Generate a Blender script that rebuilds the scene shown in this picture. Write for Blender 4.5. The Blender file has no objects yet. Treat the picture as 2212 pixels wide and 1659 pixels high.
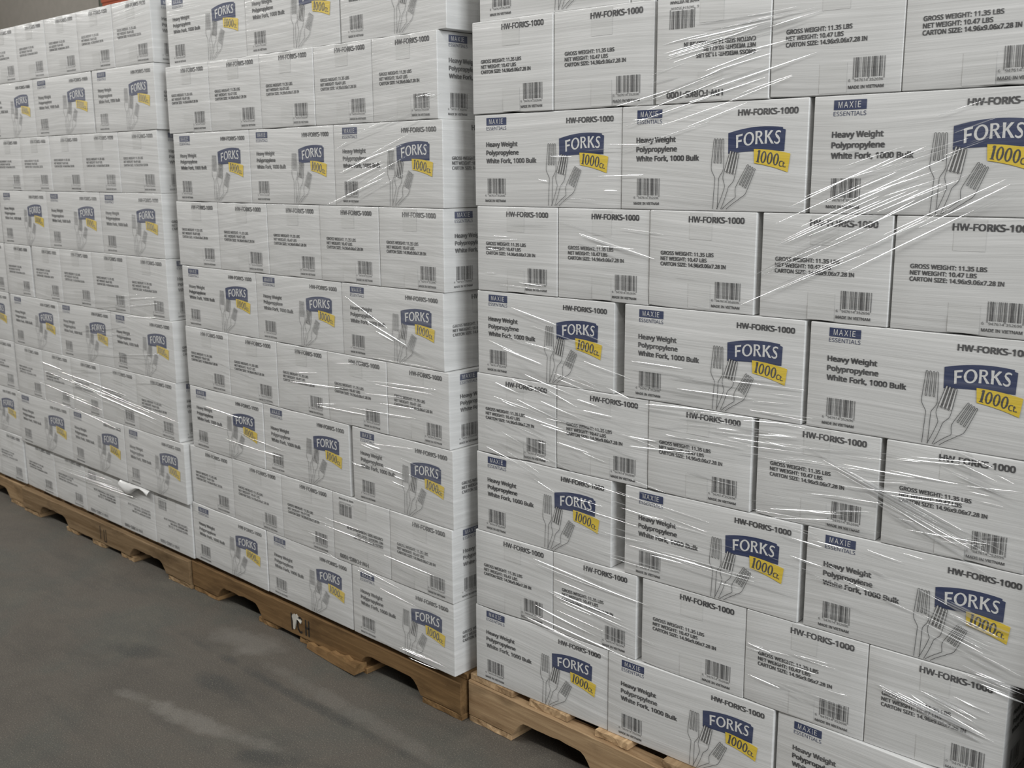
import bpy, bmesh, math, random
from mathutils import Matrix, Vector

# ------------------------------------------------------------------ camera, world, lights, exposure
scene = bpy.context.scene
COL = scene.collection
B = 0.122                                    # height of the pallet decks above the floor


def link(o, parent=None):
    COL.objects.link(o)
    if parent is not None:
        o.parent = parent
    return o


cd = bpy.data.cameras.new('camera')
cd.sensor_width = 36.0
cd.lens = 36.0 * 2272.0 / 2212.0
cd.clip_start = 0.05
cam = link(bpy.data.objects.new('camera', cd))
cam.matrix_world = (Matrix.Translation((1.5872, -1.6836, 1.179 + B)) @ Matrix.Rotation(0.7207, 4, 'Z')
                    @ Matrix.Rotation(math.pi / 2 - 0.1996, 4, 'X') @ Matrix.Rotation(-0.0064, 4, 'Z'))
cd.dof.use_dof = True
cd.dof.focus_distance = 2.0
cd.dof.aperture_fstop = 9.0
scene.camera = cam

world = bpy.data.worlds.new('hall_light')
scene.world = world
world.use_nodes = True
world.node_tree.nodes['Background'].inputs[0].default_value = (0.93, 0.97, 1.0, 1)
world.node_tree.nodes['Background'].inputs[1].default_value = 0.05

scene.view_settings.view_transform = 'Standard'
scene.view_settings.look = 'None'
scene.view_settings.gamma = 1.0
scene.view_settings.use_curve_mapping = False
scene.view_settings.exposure = 0.0


def area(name, loc, target, sx, sy, power, color=(1, 1, 1)):
    ld = bpy.data.lights.new(name, 'AREA')
    ld.shape = 'RECTANGLE'
    ld.size, ld.size_y, ld.energy, ld.color = sx, sy, power, color
    o = link(bpy.data.objects.new(name, ld))
    d = Vector(target) - Vector(loc)
    o.matrix_world = Matrix.Translation(loc) @ d.to_track_quat('-Z', 'Y').to_matrix().to_4x4()
    return o


area('daylight_from_dock', (7.0, -2.1, 3.1), (-0.6, 0.0, 1.2), 3.4, 3.0, 320, (0.95, 0.98, 1.0))
for lx, watts in ((-10.6, 98), (-8.0, 94), (-5.4, 88), (-2.8, 72), (-0.2, 52), (2.4, 30), (5.0, 30)):
    area('aisle_lamp', (lx, -2.6, 4.5), (lx, 0.0, 3.0), 1.9, 0.18, watts, (1.0, 0.985, 0.955))

area('far_wall_fill', (-13.0, 3.0, 5.6), (-15.5, 6.0, 2.0), 2.0, 0.5, 36, (1.0, 0.985, 0.95))  # added fill light, no lamp seen there, brightens the far wall

# ------------------------------------------------------------------ material helpers


class NT:
    def __init__(self, name):
        self.m = bpy.data.materials.new(name)
        self.m.use_nodes = True
        self.t = self.m.node_tree
        self.t.nodes.clear()
        self.out = self.t.nodes.new('ShaderNodeOutputMaterial')

    def n(self, kind, **kw):
        nd = self.t.nodes.new(kind)
        for k, v in kw.items():
            setattr(nd, k, v)
        return nd

    def l(self, a, b):
        self.t.links.new(a, b)

    def math(self, op, a, b=None, c=None):
        nd = self.n('ShaderNodeMath', operation=op)
        for i, v in enumerate((a, b, c)):
            if v is None:
                continue
            if isinstance(v, (int, float)):
                nd.inputs[i].default_value = v
            else:
                self.l(v, nd.inputs[i])
        return nd.outputs[0]

    def noise(self, vec, scale, detail=3, rough=0.55, dist=0.0):
        nd = self.n('ShaderNodeTexNoise')
        if vec is not None:
            self.l(vec, nd.inputs['Vector'])
        nd.inputs['Scale'].default_value = scale
        nd.inputs['Detail'].default_value = detail
        nd.inputs['Roughness'].default_value = rough
        nd.inputs['Distortion'].default_value = dist
        return nd.outputs['Fac']

    def ramp(self, fac, stops):
        nd = self.n('ShaderNodeValToRGB')
        el = nd.color_ramp.elements
        while len(el) < len(stops):
            el.new(0.5)
        for e, (p, c) in zip(el, stops):
            e.position = p
            e.color = c if len(c) == 4 else (*c, 1)
        self.l(fac, nd.inputs[0])
        return nd.outputs[0]

    def mixc(self, fac, a, b, mode='MIX'):
        nd = self.n('ShaderNodeMix', data_type='RGBA', blend_type=mode)
        for sock, v in ((nd.inputs[0], fac), (nd.inputs[6], a), (nd.inputs[7], b)):
            if isinstance(v, (int, float)):
                sock.default_value = v
            elif isinstance(v, tuple):
                sock.default_value = v if len(v) == 4 else (*v, 1)
            else:
                self.l(v, sock)
        return nd.outputs[2]

    def comb(self, x, y, z):
        nd = self.n('ShaderNodeCombineXYZ')
        for i, v in enumerate((x, y, z)):
            if isinstance(v, (int, float)):
                nd.inputs[i].default_value = v
            else:
                self.l(v, nd.inputs[i])
        return nd.outputs[0]

    def done(self, shader):
        self.l(shader, self.out.inputs['Surface'])
        return self.m


def streaks(g, tilt, seed):
    """Two sets of fine film pleats lying over a stack, as one 0..1 field in metres of the stack."""
    pos = g.n('ShaderNodeNewGeometry').outputs['Position']
    sep = g.n('ShaderNodeSeparateXYZ')
    g.l(pos, sep.inputs[0])
    u = g.math('ADD', sep.outputs[0], sep.outputs[1])
    z = sep.outputs[2]
    low = g.noise(g.comb(u, g.math('MULTIPLY', z, 1.3), seed), 0.9, 1)
    low = g.math('MULTIPLY', g.math('SUBTRACT', low, 0.5), 0.16)
    v1 = g.math('ADD', g.math('ADD', z, low), g.math('MULTIPLY', u, tilt))
    s1 = g.noise(g.comb(g.math('MULTIPLY', u, 2.2), g.math('MULTIPLY', v1, 95.0), seed), 1.0, 4, 0.62)
    v2 = g.math('ADD', z, g.math('MULTIPLY', u, tilt * -2.2 + 0.08))
    v2 = g.math('ADD', v2, g.math('MULTIPLY', low, 0.5))
    s2 = g.noise(g.comb(g.math('MULTIPLY', u, 3.0), g.math('MULTIPLY', v2, 60.0), seed + 7.0), 1.0, 3, 0.6)
    patch = g.noise(g.comb(u, z, seed + 3.0), 2.3, 2)
    s = g.math('ADD', g.math('MULTIPLY', s1, 0.65), g.math('MULTIPLY', s2, 0.35))
    return s, patch


def wrapped(name, base, tilt, seed, haze, ink=False, rough=0.5):
    """Printed board under clinging stretch film: the board, a milky film layer with pleat shading painted in, and a glossy coat."""
    g = NT(name)
    s, patch = streaks(g, tilt, seed)
    p = g.n('ShaderNodeBsdfPrincipled')
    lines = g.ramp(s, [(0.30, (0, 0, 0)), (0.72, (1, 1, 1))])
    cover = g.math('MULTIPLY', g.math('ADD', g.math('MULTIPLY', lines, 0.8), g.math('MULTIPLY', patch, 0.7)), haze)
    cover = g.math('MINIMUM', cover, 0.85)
    milk_and_shade = g.ramp(s, [(0.30, (0.52, 0.525, 0.52)), (0.5, (0.69, 0.695, 0.69)), (0.70, (0.86, 0.86, 0.855))])  # film haze plus light and dark pleat shading painted into the colour
    g.l(g.mixc(cover, base, milk_and_shade), p.inputs['Base Color'])
    p.inputs['Roughness'].default_value = rough
    p.inputs['Coat Weight'].default_value = 0.55
    p.inputs['Coat Roughness'].default_value = 0.16
    bump = g.n('ShaderNodeBump')
    bump.inputs['Strength'].default_value = 0.55
    bump.inputs['Distance'].default_value = 0.004
    g.l(s, bump.inputs['Height'])
    g.l(bump.outputs[0], p.inputs['Coat Normal'])
    b2 = g.n('ShaderNodeBump')
    b2.inputs['Strength'].default_value = 0.5
    b2.inputs['Distance'].default_value = 0.003
    g.l(s, b2.inputs['Height'])
    g.l(b2.outputs[0], p.inputs['Normal'])
    return g.done(p.outputs[0])


def plain(name, base, rough=0.5, spec=0.5):
    g = NT(name)
    p = g.n('ShaderNodeBsdfPrincipled')
    co = g.n('ShaderNodeTexCoord').outputs['Object']
    nz = g.noise(co, 9.0, 4)
    g.l(g.mixc(nz, tuple(c * 0.85 for c in base), tuple(min(1, c * 1.12) for c in base)), p.inputs['Base Color'])
    p.inputs['Roughness'].default_value = rough
    p.inputs['Specular IOR Level'].default_value = spec
    return g.done(p.outputs[0])


def wood(name, dark, light, along, seed):
    g = NT(name)
    co = g.n('ShaderNodeTexCoord').outputs['Object']
    info = g.n('ShaderNodeObjectInfo').outputs['Random']
    mp = g.n('ShaderNodeMapping')
    g.l(co, mp.inputs['Vector'])
    mp.inputs['Scale'].default_value = (1.6, 30, 30) if along == 'x' else (30, 1.6, 30)
    off = g.comb(g.math('MULTIPLY', info, 17.0), seed, g.math('MULTIPLY', info, 9.0))
    g.l(off, mp.inputs['Location'])
    grain = g.noise(mp.outputs[0], 2.2, 7, 0.62, 0.8)
    mp2 = g.n('ShaderNodeMapping')
    g.l(co, mp2.inputs['Vector'])
    mp2.inputs['Scale'].default_value = (3, 9, 9) if along == 'x' else (9, 3, 9)
    g.l(off, mp2.inputs['Location'])
    blot = g.noise(mp2.outputs[0], 2.0, 4, 0.6)
    c = g.ramp(grain, [(0.30, dark), (0.55, tuple((a + b) / 2 for a, b in zip(dark, light))), (0.75, light)])
    c = g.mixc(g.ramp(blot, [(0.52, (0, 0, 0)), (0.75, (0.75, 0.75, 0.75))]), c, tuple(x * 0.45 for x in dark))
    tone = g.math('ADD', g.math('MULTIPLY', info, 0.5), 0.75)
    c = g.mixc(1.0, c, g.comb(tone, tone, tone), 'MULTIPLY')
    p = g.n('ShaderNodeBsdfPrincipled')
    g.l(c, p.inputs['Base Color'])
    p.inputs['Roughness'].default_value = 0.8
    p.inputs['Specular IOR Level'].default_value = 0.25
    bump = g.n('ShaderNodeBump')
    bump.inputs['Strength'].default_value = 0.5
    bump.inputs['Distance'].default_value = 0.002
    g.l(grain, bump.inputs['Height'])
    g.l(bump.outputs[0], p.inputs['Normal'])
    return g.done(p.outputs[0])


# stack number: 1 nearest, 2 middle, 3 third, 4 farthest
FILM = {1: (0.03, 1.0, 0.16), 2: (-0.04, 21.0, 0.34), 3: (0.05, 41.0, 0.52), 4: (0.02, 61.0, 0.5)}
M = {}
for k, (tl, sd, hz) in FILM.items():
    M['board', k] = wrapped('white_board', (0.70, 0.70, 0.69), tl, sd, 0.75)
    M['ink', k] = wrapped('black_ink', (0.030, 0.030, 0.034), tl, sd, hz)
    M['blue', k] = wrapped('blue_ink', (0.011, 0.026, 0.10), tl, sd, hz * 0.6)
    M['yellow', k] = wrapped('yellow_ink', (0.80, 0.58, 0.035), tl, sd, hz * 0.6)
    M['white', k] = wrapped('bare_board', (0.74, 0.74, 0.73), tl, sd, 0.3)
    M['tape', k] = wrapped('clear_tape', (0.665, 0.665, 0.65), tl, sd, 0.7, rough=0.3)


def film_material():
    g = NT('stretch_film')
    gl = g.n('ShaderNodeBsdfGlossy')
    gl.inputs['Color'].default_value = (0.97, 0.98, 1, 1)
    gl.inputs['Roughness'].default_value = 0.14
    df = g.n('ShaderNodeBsdfDiffuse')
    df.inputs['Color'].default_value = (0.85, 0.86, 0.86, 1)
    tr = g.n('ShaderNodeBsdfTransparent')
    a = g.n('ShaderNodeMixShader')
    a.inputs[0].default_value = 0.32
    g.l(gl.outputs[0], a.inputs[1])
    g.l(df.outputs[0], a.inputs[2])
    b = g.n('ShaderNodeMixShader')
    b.inputs[0].default_value = 0.36
    g.l(tr.outputs[0], b.inputs[1])
    g.l(a.outputs[0], b.inputs[2])
    return g.done(b.outputs[0])


M['film'] = film_material()

# ------------------------------------------------------------------ mesh helpers


class MB:
    def __init__(self):
        self.v, self.f, self.mi = [], [], []

    def add(self, verts, faces, mi=0):
        o = len(self.v)
        self.v += [tuple(p) for p in verts]
        self.f += [tuple(i + o for i in f) for f in faces]
        self.mi += [mi] * len(faces)

    def box(self, x0, x1, y0, y1, z0, z1, mi=0):
        self.add([(x, y, z) for x in (x0, x1) for y in (y0, y1) for z in (z0, z1)],
                 [(0, 1, 3, 2), (4, 6, 7, 5), (0, 4, 5, 1), (2, 3, 7, 6), (0, 2, 6, 4), (1, 5, 7, 3)], mi)

    def mesh(self, name, mats, smooth=False):
        me = bpy.data.meshes.new(name)
        me.from_pydata(self.v, [], self.f)
        for m in mats:
            me.materials.append(m)
        me.polygons.foreach_set('material_index', self.mi)
        if smooth:
            me.polygons.foreach_set('use_smooth', [True] * len(self.f))
        me.update()
        return me


def obj(name, me, parent=None, loc=(0, 0, 0), rz=0.0):
    o = bpy.data.objects.new(name, me)
    o.location = loc
    o.rotation_euler = (0, 0, rz)
    return link(o, parent)


def tag(o, label, cat, group=None):
    o['label'] = label
    o['category'] = cat
    if group:
        o['group'] = group
    return o


def struct(o):
    o['kind'] = 'structure'
    return o


# ------------------------------------------------------------------ the hall
def concrete():
    g = NT('stained_concrete')
    co = g.n('ShaderNodeTexCoord').outputs['Object']
    big = g.noise(co, 2.1, 5, 0.6, 0.6)
    c = g.ramp(big, [(0.30, (0.092, 0.083, 0.072)), (0.46, (0.115, 0.103, 0.088)), (0.58, (0.100, 0.098, 0.086)), (0.72, (0.137, 0.126, 0.104))])
    mp = g.n('ShaderNodeMapping')
    g.l(co, mp.inputs['Vector'])
    mp.inputs['Rotation'].default_value = (0, 0, 0.35)
    mp.inputs['Scale'].default_value = (1.1, 6.0, 1)
    sweep = g.noise(mp.outputs[0], 2.0, 5, 0.62, 0.4)
    c = g.mixc(g.ramp(sweep, [(0.5, (0, 0, 0)), (0.78, (0.6, 0.6, 0.6))]), c, (0.068, 0.066, 0.060))
    mid = g.noise(co, 7.0, 6, 0.65, 0.3)
    c = g.mixc(g.ramp(mid, [(0.55, (0, 0, 0)), (0.8, (0.5, 0.5, 0.5))]), c, (0.16, 0.146, 0.12))
    # worn, paler scuffs with their own outlines
    sep = g.n('ShaderNodeSeparateXYZ')
    g.l(co, sep.inputs[0])
    for (cx, cy, rx, ry, ang, amt) in ((-0.50, -0.43, 0.26, 0.038, 0.16, 0.6), (-0.74, -0.465, 0.09, 0.03, 0.1, 0.5),
                                       (-0.80, -0.10, 0.16, 0.07, 0.0, 0.5), (-0.30, -0.16, 0.5, 0.03, -0.05, 0.3)):
        dx = g.math('SUBTRACT', sep.outputs[0], cx)
        dy = g.math('SUBTRACT', sep.outputs[1], cy)
        ca, sa = math.cos(ang), math.sin(ang)
        a = g.math('DIVIDE', g.math('ADD', g.math('MULTIPLY', dx, ca), g.math('MULTIPLY', dy, sa)), rx)
        b = g.math('DIVIDE', g.math('SUBTRACT', g.math('MULTIPLY', dy, ca), g.math('MULTIPLY', dx, sa)), ry)
        r = g.math('ADD', g.math('MULTIPLY', a, a), g.math('MULTIPLY', b, b))
        r = g.math('ADD', r, g.math('MULTIPLY', g.math('SUBTRACT', mid, 0.5), 4.2))
        k = g.math('MULTIPLY', g.ramp(r, [(0.0, (1, 1, 1)), (1.3, (0, 0, 0))]), amt)
        c = g.mixc(k, c, (0.22, 0.207, 0.185))
    for (cx, cy, rx, ry, ang) in ((-0.26, -0.42, 0.2, 0.035, 0.45), (-0.62, -0.30, 0.14, 0.04, -0.1), (-0.99, -0.33, 0.12, 0.05, 0.3), (-0.5, -0.2, 0.5, 0.02, -0.02)):
        dx = g.math('SUBTRACT', sep.outputs[0], cx)
        dy = g.math('SUBTRACT', sep.outputs[1], cy)
        ca, sa = math.cos(ang), math.sin(ang)
        a = g.math('DIVIDE', g.math('ADD', g.math('MULTIPLY', dx, ca), g.math('MULTIPLY', dy, sa)), rx)
        b = g.math('DIVIDE', g.math('SUBTRACT', g.math('MULTIPLY', dy, ca), g.math('MULTIPLY', dx, sa)), ry)
        r = g.math('ADD', g.math('MULTIPLY', a, a), g.math('MULTIPLY', b, b))
        r = g.math('ADD', r, g.math('MULTIPLY', g.math('SUBTRACT', mid, 0.5), 4.2))
        k = g.math('MULTIPLY', g.ramp(r, [(0.0, (1, 1, 1)), (1.3, (0, 0, 0))]), 0.7)
        c = g.mixc(k, c, (0.055, 0.056, 0.053))
    grit = g.noise(co, 300.0, 3, 0.75)
    c = g.mixc(g.ramp(grit, [(0.56, (0, 0, 0)), (0.70, (0.75, 0.75, 0.75))]), c, (0.34, 0.31, 0.25))
    c = g.mixc(g.ramp(grit, [(0.30, (0.75, 0.75, 0.75)), (0.46, (0, 0, 0))]), c, (0.052, 0.046, 0.040))
    p = g.n('ShaderNodeBsdfPrincipled')
    g.l(c, p.inputs['Base Color'])
    g.l(g.ramp(mid, [(0.3, (0.5, 0.5, 0.5)), (0.7, (0.72, 0.72, 0.72))]), p.inputs['Roughness'])
    p.inputs['Specular IOR Level'].default_value = 0.3
    bump = g.n('ShaderNodeBump')
    bump.inputs['Strength'].default_value = 0.25
    bump.inputs['Distance'].default_value = 0.002
    g.l(grit, bump.inputs['Height'])
    g.l(bump.outputs[0], p.inputs['Normal'])
    return g.done(p.outputs[0])


def slab(name, x0, x1, y0, y1, z0, z1, m):
    mb = MB()
    mb.box(x0, x1, y0, y1, z0, z1)
    return struct(obj(name, mb.mesh(name, [m])))


wall_m = plain('grey_wall_paint', (0.42, 0.395, 0.36), 0.8, 0.2)
dark_m = plain('blocker_dark_grey', (0.10, 0.10, 0.10), 0.9, 0.1)  # dark, so the added blocker throws little light back
slab('floor', -16, 9, -7, 6.2, -0.1, 0.0, concrete())
slab('wall_back', -16, 9, 6.0, 6.2, 0.0, 6.5, wall_m)
slab('wall_left', -16.2, -16, -7, 6.2, 0.0, 6.5, wall_m)
slab('wall_front', -16, 9, -7.2, -7, 0.0, 6.5, wall_m)
slab('ceiling', -16, 9, -7, 6.2, 6.5, 6.7, plain('white_roof_deck', (0.55, 0.55, 0.54), 0.8, 0.2))
slab('added_light_blocker', 1.225, 1.40, -0.02, 6.0, 0.0, 6.5, dark_m)  # added out-of-view block that keeps the nearest stack's right end in shade

# ------------------------------------------------------------------ pallets
WOODS = {1: ((0.25, 0.155, 0.080), (0.56, 0.40, 0.235)), 2: ((0.15, 0.085, 0.035), (0.31, 0.19, 0.085)),
         3: ((0.20, 0.125, 0.06), (0.40, 0.28, 0.16)), 4: ((0.20, 0.125, 0.06), (0.40, 0.28, 0.16))}
W = {}
for k, (d, l_) in WOODS.items():
    W[k, 'x'] = wood('pallet_wood', d, l_, 'x', k * 3.1)
    W[k, 'y'] = wood('pallet_wood', d, tuple(min(1, c * 1.15) for c in l_), 'y', k * 5.7)
paint = plain('stencil_paint', (0.045, 0.04, 0.035), 0.8, 0.1)
paper = plain('torn_paper', (0.66, 0.64, 0.58), 0.8, 0.2)
PL = 1.219


def stringer_mesh(seed, k, zb, zt):
    """A 48 inch board on edge with two fork notches, its edges a little chipped."""
    rnd = random.Random(seed)
    h = zt - zb
    prof = []

    def seg(pts):
        prof.extend(pts)
    nt = h * 0.47
    for a, b, up in ((0.0, 0.145, 0), (0.145, 0.385, 1), (0.385, 0.834, 0), (0.834, 1.074, 1), (1.074, PL, 0)):
        if not up:
            n = max(3, int((b - a) / 0.03))
            for i in range(n + 1):
                x = a + (b - a) * i / n
                e = 0.0 if i in (0, n) else abs(rnd.gauss(0, 0.0012))
                prof.append((x, e))
        else:
            for t in (0.12, 0.3, 0.55, 0.8):
                prof.append((a + 0.045 * t + rnd.uniform(-.002, .002), nt * (1 - (1 - t) ** 2.2)))
            n = 6
            for i in range(n + 1):
                x = a + 0.05 + (b - a - 0.10) * i / n
                prof.append((x, nt + rnd.gauss(0, 0.001)))
            for t in (0.8, 0.55, 0.3, 0.12):
                prof.append((b - 0.045 * t + rnd.uniform(-.002, .002), nt * (1 - (1 - t) ** 2.2)))
    n = len(prof)
    mb = MB()
    top = [h - abs(rnd.gauss(0, 0.0008)) for _ in prof]
    ds = [0.0, 0.002, 0.036, 0.038]
    for j, y in enumerate(ds):
        ins = 0.0018 if j in (0, 3) else 0.0
        mb.v += [(min(max(x, ins), PL - ins), y, z + ins) for x, z in prof] + [(min(max(x, ins), PL - ins), y, t - ins) for (x, z), t in zip(prof, top)]
    s = 2 * n
    for i in range(n - 1):
        mb.f.append((i, i + 1, n + i + 1, n + i))
        o = 3 * s
        mb.f.append((o + i + 1, o + i, o + n + i, o + n + i + 1))
        for j in range(3):
            a, b = j * s, (j + 1) * s
            mb.f.append((a + i + 1, a + i, b + i, b + i + 1))
            mb.f.append((a + n + i, a + n + i + 1, b + n + i + 1, b + n + i))
    for j in range(3):
        a, b = j * s, (j + 1) * s
        mb.f.append((a, a + n, b + n, b))
        mb.f.append((a + n - 1, b + n - 1, b + 2 * n - 1, a + 2 * n - 1))
    mb.mi = [0] * len(mb.f)
    mb.v = [(x, y, z + zb) for x, y, z in mb.v]
    return mb.mesh('stringer', [W[k, 'x']])


def plank_mesh(seed, k, w, d, z0, z1):
    rnd = random.Random(seed)
    mb = MB()
    bm = bmesh.new()
    bmesh.ops.create_cube(bm, size=1.0)
    bmesh.ops.scale(bm, vec=(w, d, z1 - z0), verts=bm.verts)
    bmesh.ops.translate(bm, vec=(w / 2, d / 2, (z0 + z1) / 2), verts=bm.verts)
    bmesh.ops.bevel(bm, geom=bm.edges[:], offset=0.0016, segments=1, affect='EDGES')
    es = [e for e in bm.edges if abs(e.verts[0].co.x - e.verts[1].co.x) > w * 0.7]
    bmesh.ops.subdivide_edges(bm, edges=es, cuts=4)
    for v in bm.verts:
        if v.co.y < 0.01:
            v.co.y += rnd.uniform(-0.0015, 0.003)
    me = bpy.data.meshes.new('deck_board')
    bm.to_mesh(me)
    bm.free()
    me.materials.append(W[k, 'y'])
    return me


PDEPTH = 1.016


def pallet(k, x_left, y_front, yaw, height, label, bottoms=((0, .14), (0.36, .09), (0.565, .09), (0.77, .09), (1.079, .14))):
    th, tb = 0.016, 0.016
    t = bpy.data.objects.new('wooden_pallet', None)
    t.location = (x_left, y_front, 0)
    t.rotation_euler = (0, 0, yaw)
    link(t)
    tag(t, label, 'pallet', 'pallets under the stacks of cartons')
    rnd = random.Random(100 + k)
    parts = []
    for i, y in enumerate((0.0, (PDEPTH - 0.038) / 2, PDEPTH - 0.038)):
        parts.append(obj('stringer', stringer_mesh(k * 10 + i, k, tb, height - th), t, (0, y, 0)))
    xs = [0.0, 0.19, 0.375, 0.56, 0.745, 0.93, PL - 0.14]
    for i, x in enumerate(xs):
        w = 0.14 if i in (0, 6) else rnd.choice((0.089, 0.10, 0.115))
        obj('deck_board', plank_mesh(k * 100 + i, k, w, PDEPTH - rnd.uniform(0.024, 0.030), height - th, height), t, (x + (0 if i in (0, 6) else rnd.uniform(-.01, .01)), rnd.uniform(0.006, 0.010) + (0.014 if k in (2, 3) else 0.0), 0))
    for i, (x, w) in enumerate(bottoms):
        obj('bottom_board', plank_mesh(k * 200 + i, k, w, PDEPTH, 0.0, tb), t, (x, rnd.uniform(0.0, 0.004), 0))
    return t, parts[0]


H1, H2, H3 = B, B - 0.0074, B - 0.0118
pal1, str1 = pallet(1, -0.034, -0.004, -0.040, H1, 'tan wooden pallet under the nearest stack, its front edge cut off by the photo bottom')
pal2, str2 = pallet(2, -1.262, 0.016, -0.030, H2, 'dark brown wooden pallet with black stencil marks under the middle stack')
pal3, str3 = pallet(3, -2.488, 0.030, -0.017, H3, 'tan wooden pallet with ragged notches under the third stack from the right')
pal4, str4 = pallet(4, -3.715, 0.055, -0.010, H3, 'wooden pallet at the far left edge, mostly outside the photo')


def strokes(name, lines, w, m, parent, y=-0.0008):
    """Painted strokes lying on a board's front face, as flat ribbons."""
    mb = MB()
    for ln in lines:
        for (x0, z0), (x1, z1) in zip(ln, ln[1:]):
            d = Vector((x1 - x0, z1 - z0))
            if d.length == 0:
                continue
            nn = Vector((-d.y, d.x)).normalized() * w / 2
            e = d.normalized() * w * 0.3
            mb.add([(x0 - e.x + nn.x, y, z0 - e.y + nn.y), (x0 - e.x - nn.x, y, z0 - e.y - nn.y),
                    (x1 + e.x - nn.x, y, z1 + e.y - nn.y), (x1 + e.x + nn.x, y, z1 + e.y + nn.y)], [(0, 1, 2, 3)])
    return obj(name, mb.mesh(name, [m]), parent)


def arc(cx, cz, rx, rz, a0, a1, n=10):
    return [(cx + rx * math.cos(math.radians(a0 + (a1 - a0) * i / n)), cz + rz * math.sin(math.radians(a0 + (a1 - a0) * i / n))) for i in range(n + 1)]


# half-covered stencil letters on the middle pallet, and the torn label over them
strokes('stencil_mark', [[(.535, .030), (.533, .078)], arc(.575, .054, .013, .022, 60, 300), [(.600, .032), (.600, .076)], [(.600, .054), (.614, .054)], [(.614, .032), (.614, .076)]], 0.006, paint, str2)
strokes('stencil_mark', [[(.635, .034), (.635, .080)], [(.662, .030), (.662, .072)], [(.662, .030), (.676, .030)], [(.676, .030), (.676, .074)]], 0.0035, paint, str3)
mb = MB()
pts = [(.541, .072), (.546, .081), (.553, .079), (.560, .084), (.566, .078), (.575, .076), (.583, .068), (.580, .060), (.572, .069), (.564, .070), (.556, .050), (.549, .034), (.545, .036), (.543, .055)]
rnd = random.Random(5)
mb.add([(x, -0.002 - rnd.uniform(0, 0.004), z) for x, z in pts], [tuple(range(len(pts)))])
mb.add([(x, -0.0006, z) for x, z in pts], [tuple(range(len(pts)))[::-1]])
obj('torn_label', mb.mesh('torn_label', [paper]), str2)

# splintered runner bending away under the middle pallet
mb = MB()
n = 12
for i in range(n + 1):
    t = i / n
    x = 0.615 + 0.235 * t
    z = 0.002 + 0.012 * (1 - t) ** 2 * 0 + 0.010 * max(0, t - .55)
    hgt = 0.028 - 0.018 * abs(t - 0.75) + 0.004 * math.sin(i * 2.3)
    y0 = -0.012 - 0.020 * t
    mb.v += [(x, y0, z), (x, y0 + 0.045, z), (x, y0 + 0.043, z + hgt * 0.9), (x, y0 + 0.004, z + hgt)]
for i in range(n):
    a, b = i * 4, i * 4 + 4
    for q in range(4):
        r = (q + 1) % 4
        mb.f.append((a + q, b + q, b + r, a + r))
mb.f += [(3, 2, 1, 0), (4 * n, 4 * n + 1, 4 * n + 2, 4 * n + 3)]
mb.mi = [0] * len(mb.f)
obj('splintered_board', mb.mesh('splintered_board', [W[2, 'x']]), pal2)

# ------------------------------------------------------------------ lettering and print, in metres on a carton face (x from its left, z from its foot)
_tc = {}
try:                                          # the plain sans that ships inside Blender; its built-in face otherwise
    import os
    SANS = bpy.data.fonts.load(os.path.join(bpy.utils.system_resource('DATAFILES', path='fonts'), 'NotoSansMath-Regular.woff2'))
except Exception:
    SANS = None


def text_geo(s):
    key = s
    if key not in _tc:
        cu = bpy.data.curves.new('lettering', 'FONT')
        cu.body = s
        if SANS is not None:
            cu.font = SANS
        cu.size = 1.0
        cu.resolution_u = 2
        cu.fill_mode = 'FRONT'
        o = bpy.data.objects.new('lettering', cu)
        COL.objects.link(o)
        dg = bpy.context.evaluated_depsgraph_get()
        dg.update()
        me = bpy.data.meshes.new_from_object(o.evaluated_get(dg))
        vs = [(v.co.x, v.co.y) for v in me.vertices]
        fs = [tuple(p.vertices) for p in me.polygons]
        bpy.data.objects.remove(o)
        bpy.data.curves.remove(cu)
        bpy.data.meshes.remove(me)
        _tc[key] = (vs, fs)
    return _tc[key]


CAP = None


def cap_height():
    global CAP
    if CAP is None:
        CAP = max(v[1] for v in text_geo('H')[0])
    return CAP


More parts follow.
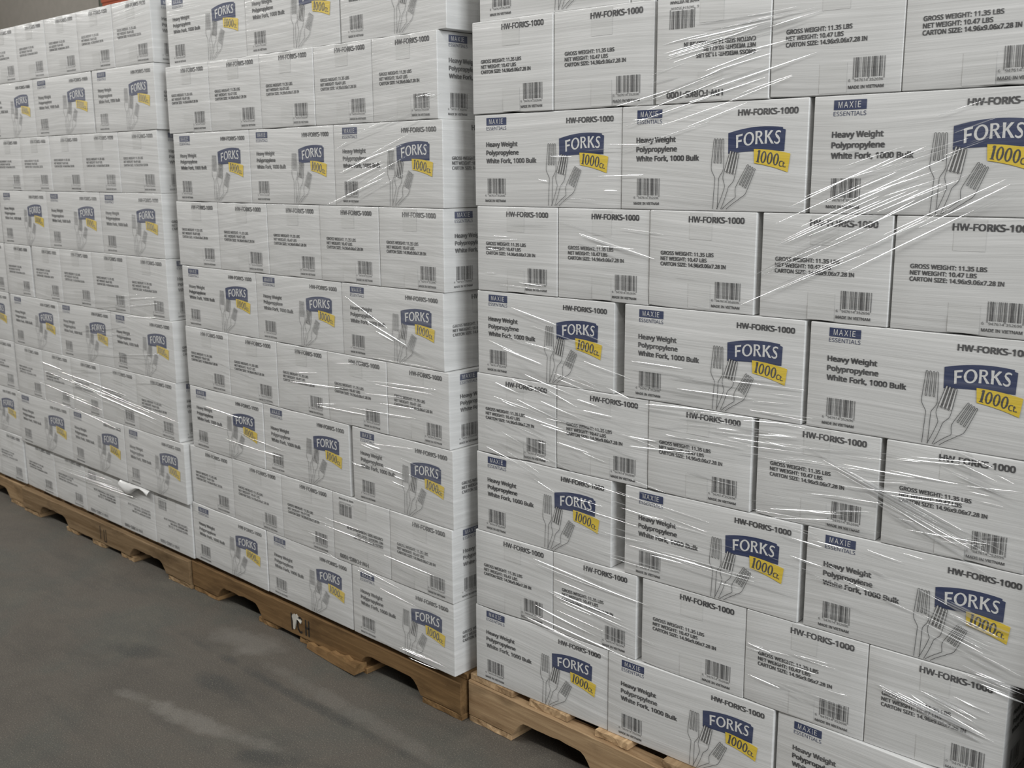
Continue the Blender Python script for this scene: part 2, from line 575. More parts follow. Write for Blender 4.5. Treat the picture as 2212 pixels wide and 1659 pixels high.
class Print:
    """Flat print on a carton face; layers keep 0.15 mm apart."""

    def __init__(self, w, h):
        self.w, self.h, self.mb = w, h, MB()

    def add(self, pts, faces, mi=0, layer=0):
        w, h = self.w, self.h
        out = []
        for x, z in pts:
            b = bulge(x / w, z / h)
            out.append((x, -b - 0.0005 - 0.00018 * layer, z))
        self.mb.add(out, faces, mi)

    def poly(self, pts, mi=0, layer=0):
        self.add(pts, [tuple(range(len(pts)))], mi, layer)

    def rect(self, x0, x1, z0, z1, mi=0, layer=0):
        self.poly([(x0, z0), (x1, z0), (x1, z1), (x0, z1)], mi, layer)

    def text(self, s, x0, z0, width, cap, bold=0.012, mi=0, layer=0, rot=0.0):
        vs, fs = text_geo(s)
        a, b = min(v[0] for v in vs) - bold, max(v[0] for v in vs) + bold
        kx, kz = width / (b - a), cap / cap_height()
        c, sn = math.cos(rot), math.sin(rot)
        for i, (ox, oz) in enumerate(((-1, -.5), (1, -.5), (-1, .5), (1, .5)) if bold > 0 else ((0, 0),)):   # a heavy face: the thin one struck four times
            self.add([(x0 + (x + ox * bold - a) * kx * c - (z + oz * bold) * kz * sn, z0 + (x + ox * bold - a) * kx * sn + (z + oz * bold) * kz * c) for x, z in vs], fs, mi, layer + i * 0.15)

    def line(self, pts, wd, mi=0, layer=0):
        n = len(pts)
        L, R = [], []
        for i in range(n):
            p = Vector(pts[i])
            d = Vector(pts[min(i + 1, n - 1)]) - Vector(pts[max(i - 1, 0)])
            if d.length < 1e-9:
                d = Vector((1, 0))
            nn = Vector((-d.y, d.x)).normalized() * wd / 2
            L.append(tuple(p + nn))
            R.append(tuple(p - nn))
        self.add(L + R, [(n + i, n + i + 1, i + 1, i) for i in range(n - 1)], mi, layer)

    def ring(self, cx, cz, ro, ri, mi=0, layer=0, n=20, map_=None):
        o = [(cx + ro[0] * math.cos(2 * math.pi * i / n), cz + ro[1] * math.sin(2 * math.pi * i / n)) for i in range(n)]
        q = [(cx + ri[0] * math.cos(2 * math.pi * i / n), cz + ri[1] * math.sin(2 * math.pi * i / n)) for i in range(n)]
        pts = o + q
        if map_:
            pts = [map_(p) for p in pts]
        self.add(pts, [(i, (i + 1) % n, n + (i + 1) % n, n + i) for i in range(n)], mi, layer)

    def mesh(self, name, mats):
        return self.mb.mesh(name, mats)


BULGE = 0.0016


def bulge(u, v):
    u, v = min(max(u, 0), 1), min(max(v, 0), 1)
    return BULGE * (math.sin(math.pi * u) * math.sin(math.pi * v)) ** 0.6


def ean13(code):
    Lc = ['0001101', '0011001', '0010011', '0111101', '0100011', '0110001', '0101111', '0111011', '0110111', '0001011']
    G = [c[::-1].translate(str.maketrans('01', '10')) for c in Lc]
    Rr = [c.translate(str.maketrans('01', '10')) for c in Lc]
    pat = ['LLLLLL', 'LLGLGG', 'LLGGLG', 'LLGGGL', 'LGLLGG', 'LGGLLG', 'LGGGLL', 'LGLGLG', 'LGLGGL', 'LGGLGL'][int(code[0])]
    b = '101' + ''.join((Lc if p == 'L' else G)[int(c)] for p, c in zip(pat, code[1:7])) + '01010' + ''.join(Rr[int(c)] for c in code[7:]) + '101'
    return b


BARS = ean13('6947614352696')


def barcode(pr, x0, x1, z0, z1):
    m = (x1 - x0) / 95
    i = 0
    while i < 95:
        if BARS[i] == '1':
            j = i
            while j < 95 and BARS[j] == '1':
                j += 1
            guard = i < 3 or i >= 92 or 45 <= i < 50
            pr.rect(x0 + i * m, x0 + j * m, z0 - (0.0028 if guard else 0), z1)
            i = j
        else:
            i += 1
    w = x1 - x0
    pr.text('6', x0 - 0.0072, z0 - 0.0063, 0.0032, 0.0043, 0.0)
    pr.text('947614', x0 + 0.0028, z0 - 0.0063, w * 0.43, 0.0043, 0.0)
    pr.text('352696', x0 + w * 0.53, z0 - 0.0063, w * 0.43, 0.0043, 0.0)
    pr.text('MADE IN VIETNAM', x0 - 0.0072, z0 - 0.0170, w + 0.0065, 0.0048, 0.02)


LW, SW, CH = 0.380, 0.230, 0.1845


def fork_outline(tip, ang, neck, foot, s, bend):
    """One fork drawn in outline: four tines, shoulders, neck and a handle that runs down to the foot point."""
    c, sn = math.cos(ang), math.sin(ang)

    def P(x, y):                              # x across, y down from the tips
        return (tip[0] + s * (x * c - y * sn), tip[1] + s * (-y * c - x * sn))
    tops = [-0.0082, -0.0028, 0.0028, 0.0082]
    hw = 0.0021
    path = []
    shoulder = []
    for i in range(9):                        # left side, neck up to the tines
        t = i / 8
        path.append(P(-0.0040 - 0.0085 * math.sin(t * math.pi / 2) ** 1.4, 0.0665 - 0.0185 * t))
    path.append(P(-0.0125, 0.044))
    path.append(P(-0.0119, 0.032))
    for k, x in enumerate(tops):
        spread = 1.0
        for a in (180, 140, 90, 40, 0):
            path.append(P(x + hw * 0.75 * math.cos(math.radians(a)), 0.0016 - hw * math.sin(math.radians(a))))
        if k < 3:
            xm0, xm1 = x + 0.0023, tops[k + 1] - 0.0023
            bot = 0.0405
            f = 1.17
            for a in (180, 230, 270, 310, 360):
                xm = (xm0 + xm1) / 2 * f
                path.append(P(xm + 0.0013 * math.cos(math.radians(a)), bot + 0.0013 * math.sin(math.radians(a)) * -1 - 0.0013))
    path.append(P(0.0119, 0.032))
    path.append(P(0.0125, 0.044))
    for i in range(9):
        t = 1 - i / 8
        path.append(P(0.0040 + 0.0085 * math.sin(t * math.pi / 2) ** 1.4, 0.0665 - 0.0185 * t))
    L, R = path[0], path[-1]
    lh, rh = [], []
    w0, w1 = (R[0] - L[0]) / 2, 0.0046 * s
    mid0 = ((L[0] + R[0]) / 2, (L[1] + R[1]) / 2)
    for i in range(1, 9):
        t = i / 8
        zz = mid0[1] + (foot[1] - mid0[1]) * t
        xx = mid0[0] + (foot[0] - mid0[0]) * (t + bend * t * (1 - t))
        lh.append((L[0] + (foot[0] - w1 - L[0]) * (t + bend * t * (1 - t)), L[1] + (foot[1] - L[1]) * t))
        rh.append((R[0] + (foot[0] + w1 - R[0]) * (t + bend * t * (1 - t)), R[1] + (foot[1] - R[1]) * t))
    fill = [P(-0.0105, 0.0), P(0.0105, 0.0), P(0.0125, 0.044), P(-0.0125, 0.044)]
    tines = []
    for k, x in enumerate(tops):
        f = 1.17
        tines.append([P(x - hw * 0.75, 0.0006), P(x + hw * 0.75, 0.0006), P(x * f + hw, 0.0385), P(x * f - hw, 0.0385)])
    return lh[::-1] + path + rh, tines


def banner_letters(pr, mi, layer):
    Hh = 0.0215
    spots = [('F', .2455, .0130), ('O', .2605, .0205), ('R', .2830, .0165), ('K', .3005, .0175), ('S', .3185, .0135)]

    def base(x):
        t = (x - .2455) / (.332 - .2455)
        return .1062 + .0055 * t + .0065 * 4 * t * (1 - t) * 0.55
    for ch, x0, w in spots:
        def mp(p, x0=x0, w=w):
            x = x0 + p[0] * w
            return (x, base(x) + p[1] * Hh)

        def poly(pts):
            pr.poly([mp(p) for p in pts], mi, layer)
        if ch == 'F':
            poly([(.08, 0), (.38, 0), (.35, .42), (.35, .58), (.36, .86), (.0, 1.0), (.06, .5)])
            poly([(.0, 1.0), (.36, .84), (.98, .84), (1.0, 1.0)])
            poly([(.35, .42), (.90, .40), (.90, .56), (.35, .58)])
        elif ch == 'O':
            pr.ring(.5, .5, (.5, .52), (.30, .40), mi, layer, 22, mp)
        elif ch == 'R':
            poly([(.02, 0), (.28, 0), (.25, .5), (.28, 1.0), (.0, 1.0), (.05, .5)])
            n = 9
            o = [(.45 + .36 * math.cos(math.radians(90 - 180 * i / n)), .745 + .255 * math.sin(math.radians(90 - 180 * i / n))) for i in range(n + 1)]
            q = [(.42 + .18 * math.cos(math.radians(90 - 180 * i / n)), .745 + .145 * math.sin(math.radians(90 - 180 * i / n))) for i in range(n + 1)]
            pr.add([mp(p) for p in o + q], [(i, n + 1 + i, n + 2 + i, i + 1) for i in range(n)], mi, layer)
            poly([(.25, .89), (.42, .89), (.45, 1.0), (.25, 1.0)])
            poly([(.25, .49), (.45, .49), (.42, .60), (.25, .60)])
            poly([(.36, .50), (.56, .50), (1.02, 0), (.72, 0)])
        elif ch == 'K':
            poly([(.04, 0), (.30, 0), (.27, .5), (.30, 1.0), (.02, 1.0), (.07, .5)])
            poly([(.27, .44), (.44, .50), (.93, 1.0), (.66, 1.0), (.27, .58)])
            poly([(.34, .52), (.52, .58), (1.04, 0), (.74, 0)])
        else:
            c = [(.93, .90), (.76, .96), (.50, .945), (.30, .86), (.24, .73), (.36, .61), (.58, .50), (.74, .38), (.76, .22), (.62, .09), (.38, .045), (.18, .09), (.05, .16)]
            wd = [.10, .12, .13, .15, .18, .21, .23, .21, .18, .15, .13, .12, .10]
            L, R = [], []
            for i, p in enumerate(c):
                a, b = Vector(c[max(i - 1, 0)]), Vector(c[min(i + 1, len(c) - 1)])
                d = (b - a).normalized()
                nn = Vector((-d.y, d.x)) * wd[i] * 0.55
                L.append(tuple(Vector(p) + nn))
                R.append(tuple(Vector(p) - nn))
            n = len(c)
            pr.add([mp(p) for p in L + R], [(n + i, n + i + 1, i + 1, i) for i in range(n - 1)], mi, layer)


def long_face(k):
    """The eight printed pieces of a long face, for stack k."""
    out = []
    ink, blue, yel, wht = M['ink', k], M['blue', k], M['yellow', k], M['white', k]
    p = Print(LW, CH)
    p.rect(.0347, .0902, .1622, .1772)
    for ch, x, w in (('M', .0425, .0068), ('A', .0519, .0070), ('X', .0612, .0068), ('I', .0708, .0021), ('E', .0755, .0052)):
        p.text(ch, x, .1650, w, .0096, 0.0, 1, 1)
    p.text('ESSENTIALS', .0347, .1530, .0555, .0066, 0.0)
    out.append(('maker_mark', p.mesh('maker_mark', [blue, wht])))
    p = Print(LW, CH)
    for s, z, w in (('Heavy Weight', .1199, .0875), ('Polypropylene', .1035, .0905), ('White Fork, 1000 Bulk', .0870, .1380)):
        p.text(s, .0338, z, w, .0088, 0.032)
    out.append(('product_text', p.mesh('product_text', [ink])))
    p = Print(LW, CH)
    p.text('HW-FORKS-1000', .2475, .1605, .1140, .0096, 0.032)
    out.append(('item_code', p.mesh('item_code', [ink])))
    p = Print(LW, CH)
    barcode(p, .0367, .0875, .0257, .0561)
    out.append(('barcode', p.mesh('barcode', [ink])))
    p = Print(LW, CH)
    top = [(.2300 + .1044 * t, .1318 + (.1390 - .1318) * t + .0062 * 4 * t * (1 - t) * 0.85) for t in [i / 12 for i in range(13)]]
    bot = [(.3385 - .1075 * t, .1007 - .0030 * t + .004 * 4 * t * (1 - t) * 0.5) for t in [i / 8 for i in range(9)]]
    pts = top + [(.3346, .1362), (.3396, .1350)] + bot
    n = len(pts)
    p.poly(pts, 0, 0)
    banner_letters(p, 1, 1)
    out.append(('name_banner', p.mesh('name_banner', [blue, wht])))
    p = Print(LW, CH)
    tl, tr, br, bl = (.2812, .1045), (.3503, .0962), (.3466, .0660), (.2830, .0810)
    tp = [(tl[0] + (tr[0] - tl[0]) * t, tl[1] + (tr[1] - tl[1]) * t + .003 * 4 * t * (1 - t) * .6) for t in [i / 8 for i in range(9)]]
    bt = [(br[0] + (bl[0] - br[0]) * t, br[1] + (bl[1] - br[1]) * t + .003 * 4 * t * (1 - t) * .6) for t in [i / 8 for i in range(9)]]
    p.poly(tp + bt, 0, 2)
    # tall condensed figures, the 1 with slab ends
    rot = -0.165
    c, sn = math.cos(rot), math.sin(rot)

    def mp(x, z):
        return (.2862 + x * c - z * sn, .0832 + x * sn + z * c)
    hh = .0200
    p.poly([mp(x, z) for x, z in ((.0014, 0), (.0050, 0), (.0050, hh), (.0014, hh))], 1, 3)
    p.poly([mp(x, z) for x, z in ((0, 0), (.0064, 0), (.0064, .0014), (0, .0014))], 1, 3)
    p.poly([mp(x, z) for x, z in ((.0014, hh), (0, hh - .0026), (.0003, hh - .0034), (.0018, hh - .0026))], 1, 3)
    for x0 in (.0075, .0195, .0315):
        p.ring(x0 + .0054, hh / 2, (.0054, hh / 2), (.0023, hh / 2 - .0021), 1, 3, 18, lambda q: mp(*q))
    p.text('Ct.', mp(.0435, 0)[0], mp(.0435, 0)[1], .0135, .0092, 0.02, 1, 3, rot)
    out.append(('count_tag', p.mesh('count_tag', [yel, ink])))
    p = Print(LW, CH)
    wd = .00095
    o1, t1 = fork_outline((.2118, .1225), 0.03, (.2093, .0555), (.2072, .0035), 1.0, 0.0)
    o2, t2 = fork_outline((.2440, .1005), 0.235, (.2302, .0400), (.2150, .0035), 0.92, -0.25)
    o3, t3 = fork_outline((.2782, .0752), 0.47, (.2498, .0200), (.2260, .0035), 0.90, 0.2)
    for tn in t2:
        p.poly(tn, 1, 2)
    p.line(o1, wd, 0, 3)
    p.line(o2, wd, 0, 4)
    p.line(o3, wd, 0, 4)
    out.append(('fork_drawing', p.mesh('fork_drawing', [ink, wht])))
    return out


def short_face(k):
    out = []
    ink = M['ink', k]
    p = Print(SW, CH)
    p.text('HW-FORKS-1000', .0880, .1640, .1180, .0104, 0.032)
    out.append(('item_code', p.mesh('item_code', [ink])))
    p = Print(SW, CH)
    for s, z, w in (('GROSS WEIGHT: 11.35 LBS', .1015, .1175), ('NET WEIGHT: 10.47 LBS', .0910, .1030), ('CARTON SIZE: 14.96x9.06x7.28 IN', .0808, .1435)):
        p.text(s, .0270, z, w, .0067, 0.028)
    out.append(('weight_text', p.mesh('weight_text', [ink])))
    p = Print(SW, CH)
    barcode(p, .1493, .2025, .0255, .0562)
    out.append(('barcode', p.mesh('barcode', [ink])))
    for z0, z1 in ((.132, .1815), (.003, .050)):
        p = Print(SW, CH)
        m, q = 4, 4
        pts = [(.091 + .048 * i / q, z0 + (z1 - z0) * j / m) for j in range(m + 1) for i in range(q + 1)]
        p.add(pts, [(j * (q + 1) + i, j * (q + 1) + i + 1, (j + 1) * (q + 1) + i + 1, (j + 1) * (q + 1) + i) for j in range(m) for i in range(q)], 0, -1)
        out.append(('packing_tape', p.mesh('packing_tape', [M['tape', k]])))
    return out


def carton_mesh(w, d, h, k, seed):
    """A carton with softly crushed edges, bulging faces and a few dents; its middle is the origin."""
    rnd = random.Random(seed)
    r = 0.0019

    def ticks(L):
        a = L / 2
        inner = [-a + r + (L - 2 * r) * i / 6 for i in range(7)]
        return [-a, -a + r * 0.3, -a + r * 0.65] + inner + [a - r * 0.65, a - r * 0.3, a]
    X, Y, Z = ticks(w), ticks(d), ticks(h)
    ax = [X, Y, Z]
    half = (w / 2, d / 2, h / 2)
    idx, mb = {}, MB()
    dents = [(rnd.uniform(-w / 2, w / 2), rnd.choice((-1, 1)) * h / 2, rnd.uniform(.01, .03), rnd.uniform(.001, .003)) for _ in range(3)]

    def vert(p):
        key = tuple(round(c, 6) for c in p)
        if key in idx:
            return idx[key]
        q = [max(-half[i] + r, min(half[i] - r, p[i])) for i in range(3)]
        dv = Vector([p[i] - q[i] for i in range(3)])
        if dv.length > 1e-9:
            dv = dv.normalized() * r
        o = Vector(q) + dv
        u, t, v = p[0] / w + .5, p[1] / d + .5, p[2] / h + .5
        if abs(p[1]) > half[1] - 1e-6:
            o.y += math.copysign(bulge(u, v), p[1])
        if abs(p[0]) > half[0] - 1e-6:
            o.x += math.copysign(bulge(t, v) * 0.3, p[0])
        for dx, dz, rad, dep in dents:
            dd = math.hypot(o.x - dx, o.z - dz)
            if dd < rad and p[1] < 0:
                f = (1 - dd / rad) ** 2
                o.z -= math.copysign(dep * f, dz)
                o.y += dep * f * 0.6
        idx[key] = len(mb.v)
        mb.v.append(tuple(o))
        return idx[key]
    for a in range(3):
        b, c = (a + 1) % 3, (a + 2) % 3
        for sgn in (-1, 1):
            for i in range(len(ax[b]) - 1):
                for j in range(len(ax[c]) - 1):
                    quad = []
                    for bi, cj in ((i, j), (i + 1, j), (i + 1, j + 1), (i, j + 1)):
                        p = [0, 0, 0]
                        p[a], p[b], p[c] = sgn * half[a], ax[b][bi], ax[c][cj]
                        quad.append(vert(p))
                    mb.f.append(tuple(quad if sgn > 0 else quad[::-1]))
    mb.mi = [0] * len(mb.f)
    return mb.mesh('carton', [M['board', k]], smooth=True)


# ------------------------------------------------------------------ the stacks
# stack: origin of the load's right or left front corner, yaw, deck height, row levels above the deck,
# rows from the bottom: 'L' rows show three long faces, 'S' rows five short faces; entries are (left, right) edges in metres
def srow(x0, pitch=0.2315, n=5, gaps=()):
    e, x = [], x0
    for i in range(n):
        x += dict(gaps).get(i, 0.0)
        e.append((x, x + 0.2300))
        x += pitch
    return e


ROWN = ['bottom row', 'second row up', 'third row up', 'fourth row up', 'fifth row up', 'sixth row up', 'seventh row up', 'eighth row up', 'top row']
POS3 = ['left', 'middle', 'right']
POS5 = ['leftmost', 'second from left', 'middle', 'second from right', 'rightmost']
STACKN = {1: 'nearest stack', 2: 'middle stack', 3: 'third stack from right', 4: 'far left stack'}

PRINTS = {k: (long_face(k), short_face(k)) for k in FILM}
SHELLS = {}
for k in FILM:
    for kind in 'LS':
        w, d = (LW, SW) if kind == 'L' else (SW, LW)
        SHELLS[k, kind] = [carton_mesh(w, d, CH, k, 31 * k + i + (7 if kind == 'L' else 0)) for i in range(3)]
rj = random.Random(77)


def carton(k, kind, stack, x0, x1, z0, z1, y, label, flip=False, yaw=0.0, tilt=0.0, side=False):
    w, d = (LW, SW) if kind == 'L' else (SW, LW)
    h = z1 - z0 - 0.0008
    o = bpy.data.objects.new('carton', rj.choice(SHELLS[k, kind]))
    link(o)
    sx, sz = (x1 - x0) / w, h / CH
    loc = Vector(((x0 + x1) / 2, y + d / 2, (z0 + z1) / 2))
    o.matrix_world = stack @ Matrix.Translation(loc) @ Matrix.Rotation(yaw, 4, 'Z') @ Matrix.Rotation(tilt, 4, 'Y') @ (Matrix.Rotation(math.pi, 4, 'Y') if flip else Matrix.Identity(4)) @ Matrix.Diagonal((sx, 1, sz, 1))
    tag(o, label, 'box', 'cartons on the ' + STACKN[k])
    fr, sd = PRINTS[k] if kind == 'L' else PRINTS[k][::-1]
    for nm, me in fr:
        obj(nm, me, o, (-w / 2, -d / 2, -CH / 2))
    if side:
        for nm, me in sd:
            obj(nm, me, o, (w / 2, -d / 2, -CH / 2), math.pi / 2)
    return o


def stack(k, origin, yaw, levels, rows, special=None, side=True):
    T = Matrix.Translation(origin) @ Matrix.Rotation(yaw, 4, 'Z')
    special = special or {}
    for r, (kind, edges, y) in enumerate(rows):
        names = POS3 if kind == 'L' else POS5
        for i, (a, b) in enumerate(edges):
            j = len(names) - len(edges) + i if k == 4 else i
            sp = special.get((r, i), {})
            what = sp.get('what', 'white forks-banner carton,' if kind == 'L' else 'white weight-print carton,')
            lab = '%s %s in %s, %s' % (what, names[j], ROWN[r], STACKN[k])
            yy = y + sp.get('dy', 0.0) + rj.uniform(-.0012, .0012)
            carton(k, kind, T, a, b, levels[r], levels[r + 1], yy, lab, sp.get('flip', False),
                   sp.get('yaw', rj.uniform(-.002, .002)), 0.0, side and i == len(edges) - 1)
    return T


UP = 'white upside-down carton,'
L1 = [0.0, 0.185, 0.370, 0.558, 0.739, 0.924, 1.106, 1.297, 1.484, 1.670]
rows1 = [
    ('L', [(-.010, .3735), (.3755, .758), (.770, 1.149)], 0.0),
    ('S', [(-.006, .2225), (.2240, .4430), (.4570, .6915), (.6930, .9290), (.9310, 1.1610)], 0.0),
    ('L', [(.000, .377), (.412, .795), (.8055, 1.183)], 0.0),
    ('S', [(.004, .2310), (.2330, .4625), (.4650, .6900), (.7010, .9270), (.9370, 1.1640)], 0.0),
    ('L', [(.008, .3785), (.4045, .7830), (.7920, 1.171)], 0.0),
    ('S', [(.012, .2340), (.2360, .4570), (.4590, .6820), (.6940, .9250), (.9290, 1.1600)], 0.0),
    ('L', [(.006, .3890), (.3915, .7700), (.7790, 1.158)], 0.0),
    ('S', [(.005, .2225), (.2245, .4590), (.4670, .6950), (.6970, .9220), (.9240, 1.1540)], -.001),
    ('L', [(.021, .401), (.404, .784), (.787, 1.167)], 0.004),
]
stack(1, (0, 0, H1), 0.0, L1, rows1, {
    (7, 2): dict(flip=True, what=UP),
    (0, 2): dict(yaw=-0.052, dy=-0.006, what='white carton turned forward,'),
})
L2 = [0.0, 0.186, 0.370, 0.5605, 0.741, 0.921, 1.107, 1.298, 1.483, 1.669]
rows2 = [
    ('L', [(-1.176, -.790 + .014), (-.772, -.386), (-.3815, .002)], 0.0),
    ('S', [(-1.168, -.934), (-.932, -.686), (-.684, -.4535), (-.4515, -.2220), (-.2200, .0030)], 0.0),
    ('L', [(-1.142, -.7560), (-.7540, -.3735), (-.3595, .008)], 0.0),
    ('S', [(-1.145, -.915), (-.913, -.6770), (-.6750, -.4510), (-.4490, -.2180), (-.2160, .000)], 0.0),
    ('L', [(-1.142, -.7590), (-.7570, -.3820), (-.3800, -.0135)], 0.0),
    ('S', [(-1.150, -.9280), (-.9260, -.6890), (-.6870, -.4585), (-.4565, -.2290), (-.2270, -.0080)], 0.0),
    ('L', [(-1.140, -.7530), (-.7510, -.3900), (-.3880, -.0060)], 0.0),
    ('S', [(-1.158, -.9330), (-.9310, -.6870), (-.6850, -.4580), (-.4560, -.2370), (-.2350, -.0170)], 0.0),
    ('L', [(-1.144, -.7490), (-.7470, -.3575), (-.3510, .007)], 0.006),
]
stack(2, (-0.0564, -0.029, H2), -0.0374, L2, rows2, {(1, 3): dict(flip=True, what=UP)})
L3 = [0.0, 0.180, 0.376, 0.564, 0.753, 0.940, 1.133, 1.316, 1.504, 1.686]
rows3 = [
    ('S', [(-1.198, -.948), (-.946, -.703), (-.701, -.452), (-.450, -.214), (-.212, .016)], 0.010),
    ('L', [(-1.196, -.760), (-.757, -.361), (-.357, .018)], 0.0),
    ('S', [(-1.180, -.740), (-.738, -.500), (-.498, -.249), (-.247, -.003)][:0] + [(-1.172, -.944), (-.942, -.714), (-.712, -.499), (-.497, -.249), (-.247, -.003)], 0.0),
    ('L', [(-1.168, -.773), (-.771, -.388), (-.385, .002)], 0.0),
    ('S', [(-1.175, -.957), (-.940, -.722), (-.720, -.488), (-.486, -.2525), (-.2505, -.0105)], 0.0),
    ('L', [(-1.172, -.786), (-.784, -.397), (-.394, -.010)], 0.0),
    ('S', [(-1.175, -.955), (-.953, -.725), (-.723, -.491), (-.489, -.2480), (-.2460, -.0110)], 0.0),
    ('L', [(-1.195, -.812), (-.808, -.389), (-.377, -.002)], 0.0),
    ('S', [(-1.140, -.912), (-.909, -.6845), (-.6820, -.4545), (-.4520, -.2265), (-.2245, .000)], 0.0),
]
stack(3, (-1.2535, 0.0008, H3), -0.0269, L3, rows3, {
    (0, 2): dict(flip=True, what=UP), (0, 3): dict(flip=True, what='white upside-down torn carton,'), (0, 4): dict(flip=True, what=UP)})
L4 = [0.0, 0.190, 0.377, 0.566, 0.753, 0.940, 1.133]
rows4 = [
    ('S', [(-.460, -.2310), (-.229, .000)], 0.0),
    ('L', [(-.380, -.002)], 0.0),
    ('S', [(-.450, -.2210), (-.219, .010)], 0.0),
    ('L', [(-.374, .006)], 0.0),
    ('S', [(-.450, -.2210), (-.219, .010)], 0.0),
    ('L', [(-.366, .014)], 0.0),
]
stack(4, (-2.462, 0.040, H3), -0.010, L4, rows4, side=False)

# a curl of torn board standing off one far carton
torn = [o for o in bpy.data.objects if o.get('label', '').startswith('white upside-down torn carton')][0]
mb = MB()
n, m = 8, 4
for i in range(n + 1):
    for j in range(m + 1):
        x = 0.085 - 0.19 * i / n
        s = j / m
        fall = 0.045 * (0.55 + 0.45 * math.sin(i * 0.8)) * s
        mb.v.append((x, -LW / 2 - 0.002 - 0.016 * math.sin(s * 2.4), -CH / 2 + 0.001 + fall))
for i in range(n):
    for j in range(m):
        a = i * (m + 1) + j
        mb.f.append((a, a + 1, a + m + 2, a + m + 1))
mb.mi = [0] * len(mb.f)
obj('torn_flap', mb.mesh('torn_flap', [M['white', 3]], smooth=True), torn)

# ------------------------------------------------------------------ stretch wrap: pleats and strands of film standing off the stacks
CL = [
    (1, 0.374, 1.366, 0.795, 1.440, 0.377, 1.186, 0.778, 1.311, 26, 0.12, 0.5, 1.2),
    (1, 0.486, 1.432, 0.795, 1.447, 0.468, 1.360, 0.772, 1.421, 16, 0.2, 0.7, 1.5),
    (1, 0.737, 1.137, 1.066, 1.262, 0.621, 0.886, 1.116, 1.141, 46, 0.12, 0.5, 1.3),
    (1, 0.808, 1.206, 1.103, 1.300, 0.790, 1.099, 1.111, 1.201, 14, 0.1, 0.4, 0.9),
    (1, 0.048, 0.913, 0.460, 0.825, 0.018, 0.714, 0.386, 0.637, 34, 0.08, 0.4, 1.1),
    (1, 0.217, 1.086, 0.476, 1.031, 0.217, 1.058, 0.477, 0.988, 5, 0.3, 0.7, 1.6),
    (1, 0.394, 0.818, 0.805, 0.815, 0.398, 0.639, 0.813, 0.667, 40, 0.1, 0.4, 1.2),
    (1, 0.007, 0.739, 0.385, 0.694, 0.004, 0.573, 0.281, 0.488, 40, 0.08, 0.4, 1.1),
    (1, 0.230, 0.711, 0.528, 0.661, 0.230, 0.570, 0.531, 0.540, 16, 0.08, 0.35, 1),
    (1, 0.665, 0.736, 1.148, 0.765, 0.673, 0.534, 1.164, 0.583, 52, 0.06, 0.3, 1),
    (1, 0.794, 0.706, 1.148, 0.586, 0.882, 0.639, 1.132, 0.536, 26, 0.2, 0.8, 1.3),
    (1, 1.022, 0.759, 1.152, 0.715, 1.004, 0.702, 1.157, 0.656, 14, 0.2, 0.7, 1.1),
    (1, 0.268, 0.557, 0.803, 0.520, 0.269, 0.393, 0.810, 0.389, 34, 0.08, 0.35, 1),
    (1, 1.003, 0.502, 1.174, 0.462, 0.993, 0.425, 1.181, 0.378, 30, 0.15, 0.6, 1.3),
    (1, 1.046, 0.333, 1.156, 0.322, 1.001, 0.301, 1.141, 0.251, 16, 0.2, 0.8, 1.4),
    (1, 0.935, 0.313, 1.153, 0.272, 0.945, 0.290, 1.148, 0.253, 10, 0.4, 0.95, 1.8),
    (1, 1.085, 0.386, 1.186, 0.374, 1.085, 0.360, 1.186, 0.350, 16, 0.3, 0.9, 1.8),
    (1, 0.709, 0.586, 1.014, 0.562, 0.715, 0.453, 1.026, 0.393, 26, 0.08, 0.3, 1),
    (1, 0.138, 0.361, 0.494, 0.328, 0.009, 0.206, 0.498, 0.159, 20, 0.15, 0.6, 1.3),
    (1, 0.692, 0.327, 0.934, 0.330, 0.696, 0.215, 0.935, 0.189, 20, 0.1, 0.4, 1.1),
    (1, 0.495, 0.729, 0.703, 0.716, 0.498, 0.609, 0.708, 0.604, 12, 0.1, 0.4, 0.9),
    (1, 0.024, 1.101, 0.687, 1.089, 0.021, 0.931, 0.694, 0.918, 14, 0.05, 0.2, 0.8),
    (1, 0.027, 1.304, 0.449, 1.295, 0.024, 1.121, 0.453, 1.117, 10, 0.05, 0.25, 0.8),
    (2, -0.351, 1.297, 0.004, 1.371, -0.439, 1.077, 0.000, 1.226, 24, 0.1, 0.5, 1),
    (2, -0.449, 0.928, -0.220, 0.832, -0.238, 0.808, -0.013, 0.746, 9, 0.2, 0.8, 1.2),
    (2, -0.398, 0.542, 0.019, 0.503, -0.403, 0.456, 0.017, 0.436, 18, 0.05, 0.2, 0.9),
    (2, -0.664, 0.766, -0.013, 0.768, -0.689, 0.481, -0.019, 0.528, 14, 0.1, 0.4, 0.8),
    (2, -1.073, 0.697, -0.588, 0.674, -1.112, 0.380, -0.611, 0.377, 12, 0.15, 0.5, 0.8),
    (2, -0.705, 0.305, -0.025, 0.313, -0.626, 0.189, -0.014, 0.118, 14, 0.1, 0.4, 0.8),
    (2, -0.203, 0.035, 0.007, 0.031, -0.205, -0.003, -0.001, 0.004, 8, 0.3, 0.8, 1.2),
    (3, -0.672, 0.780, -0.015, 0.857, -0.735, 0.464, -0.059, 0.539, 20, 0.15, 0.6, 1.0),
    (3, -1.052, 0.579, 0.044, 0.496, -1.098, 0.380, -0.031, 0.337, 18, 0.15, 0.6, 1.0),
    (3, -1.145, 0.173, 0.009, 0.226, -1.167, 0.077, -0.005, 0.117, 10, 0.15, 0.5, 1.0),
]


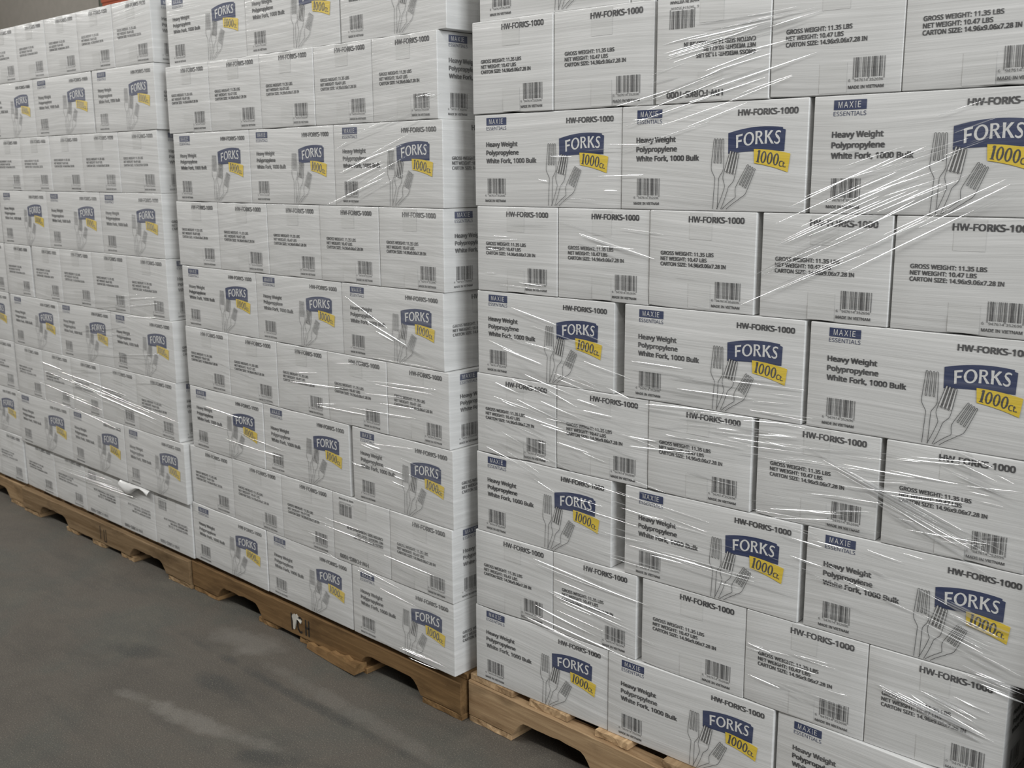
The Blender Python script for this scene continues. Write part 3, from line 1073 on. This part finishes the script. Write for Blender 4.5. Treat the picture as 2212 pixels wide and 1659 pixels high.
def pleat(mb, p0, p1, w, rnd, y=-0.0045):
    """One taut fold of film: a narrow facet leaning back from the stack, thin at both ends."""
    L = math.hypot(p1[0] - p0[0], p1[1] - p0[1])
    n = max(4, int(L / 0.02))
    dx, dz = (p1[0] - p0[0]) / L, (p1[1] - p0[1]) / L
    ph, am = rnd.uniform(0, 6), rnd.uniform(0.0, 0.0004)
    o = len(mb.v)
    lean = math.radians(44 - 19 * min(max((p0[1] + p1[1]) / 2, 0), 1.5) + rnd.gauss(0, 7))
    cs, sn = math.cos(lean), math.sin(lean)
    for i in range(n + 1):
        t = i / n
        ww = w * (0.12 + 0.88 * math.sin(math.pi * min(max(t, 0.0), 1.0)) ** 0.7)
        off = am * math.sin(ph + t * L * 22)
        cx, cz = p0[0] + dx * L * t - dz * off, p0[1] + dz * L * t + dx * off
        # across the fold: lip, belly, head
        for a, b in ((-0.5 * cs, -sn), (0.0, -0.5 * sn - 0.05), (0.5 * cs, 0.0)):
            mb.v.append((cx - dz * a * ww, y + b * ww, cz + dx * a * ww))
    for i in range(n):
        for j in range(2):
            a = o + i * 3 + j
            mb.f.append((a, a + 3, a + 4, a + 1))
            mb.mi.append(0)


def wrap(k, origin, yaw, label, y=-0.0045):
    rnd = random.Random(900 + k)
    mb = MB()
    for (kk, ax, az, bx, bz, cx, cz, dx, dz, n, l0, l1, w) in CL:
        if kk != k:
            continue
        for i in range(int(n * 1.1)):
            s = rnd.random()
            lo, ln = rnd.random(), rnd.uniform(l0, l1)
            t0 = lo * (1 - ln)
            t1 = t0 + ln

            def at(t, s):
                x = (ax + (bx - ax) * t) * (1 - s) + (cx + (dx - cx) * t) * s
                z = (az + (bz - az) * t) * (1 - s) + (cz + (dz - cz) * t) * s
                return x, z
            p0, p1 = at(t0, s), at(t1, min(1, max(0, s + rnd.gauss(0, 0.025))))
            pleat(mb, p0, p1, w * rnd.uniform(0.7, 2.6) * 0.001, rnd, y)
    o = obj('stretch_wrap', mb.mesh('stretch_wrap', [M['film']], smooth=True), None, origin, yaw)
    tag(o, label, 'plastic wrap', 'clear stretch wrap pleats around the stacks')
    o['kind'] = 'stuff'
    return o


wrap(1, (0, 0, H1), 0.0, 'clear glossy stretch wrap with bright white pleats over the nearest stack')
wrap(2, (-0.0564, -0.029, H2), -0.0374, 'clear stretch wrap with faint pleats over the middle stack')
wrap(3, (-1.2535, 0.0008, H3), -0.0269, 'clear stretch wrap with dull pleats over the third stack from the right')

# ------------------------------------------------------------------ pallet rack far behind, just above the stacks
rack = bpy.data.objects.new('pallet_rack', None)
rack.location = (-7.92, 3.5, 0)
link(rack)
tag(rack, 'steel pallet rack with orange beams showing above the third stack', 'rack')
orange = plain('orange_enamel', (0.42, 0.10, 0.05), 0.5)
green = plain('dark_green_enamel', (0.10, 0.115, 0.085), 0.5)
mb = MB()
for x in (-0.10, 3.0):
    for y in (0.0, 1.0):
        m2 = MB()
        m2.box(x, x + 0.09, y, y + 0.02, 0, 4.6)
        m2.box(x, x + 0.012, y, y + 0.075, 0, 4.6)
        m2.box(x + 0.078, x + 0.09, y, y + 0.075, 0, 4.6)
        obj('upright', m2.mesh('upright', [green]), rack)
for z in (1.45, 2.805, 4.15):
    for y in (-0.02, 1.06):
        m2 = MB()
        m2.box(0.0, 3.0, y, y + 0.04, z, z + 0.13)
        m2.box(0.0, 3.0, y - 0.012, y, z + 0.03, z + 0.10)
        obj('beam', m2.mesh('beam', [orange]), rack)
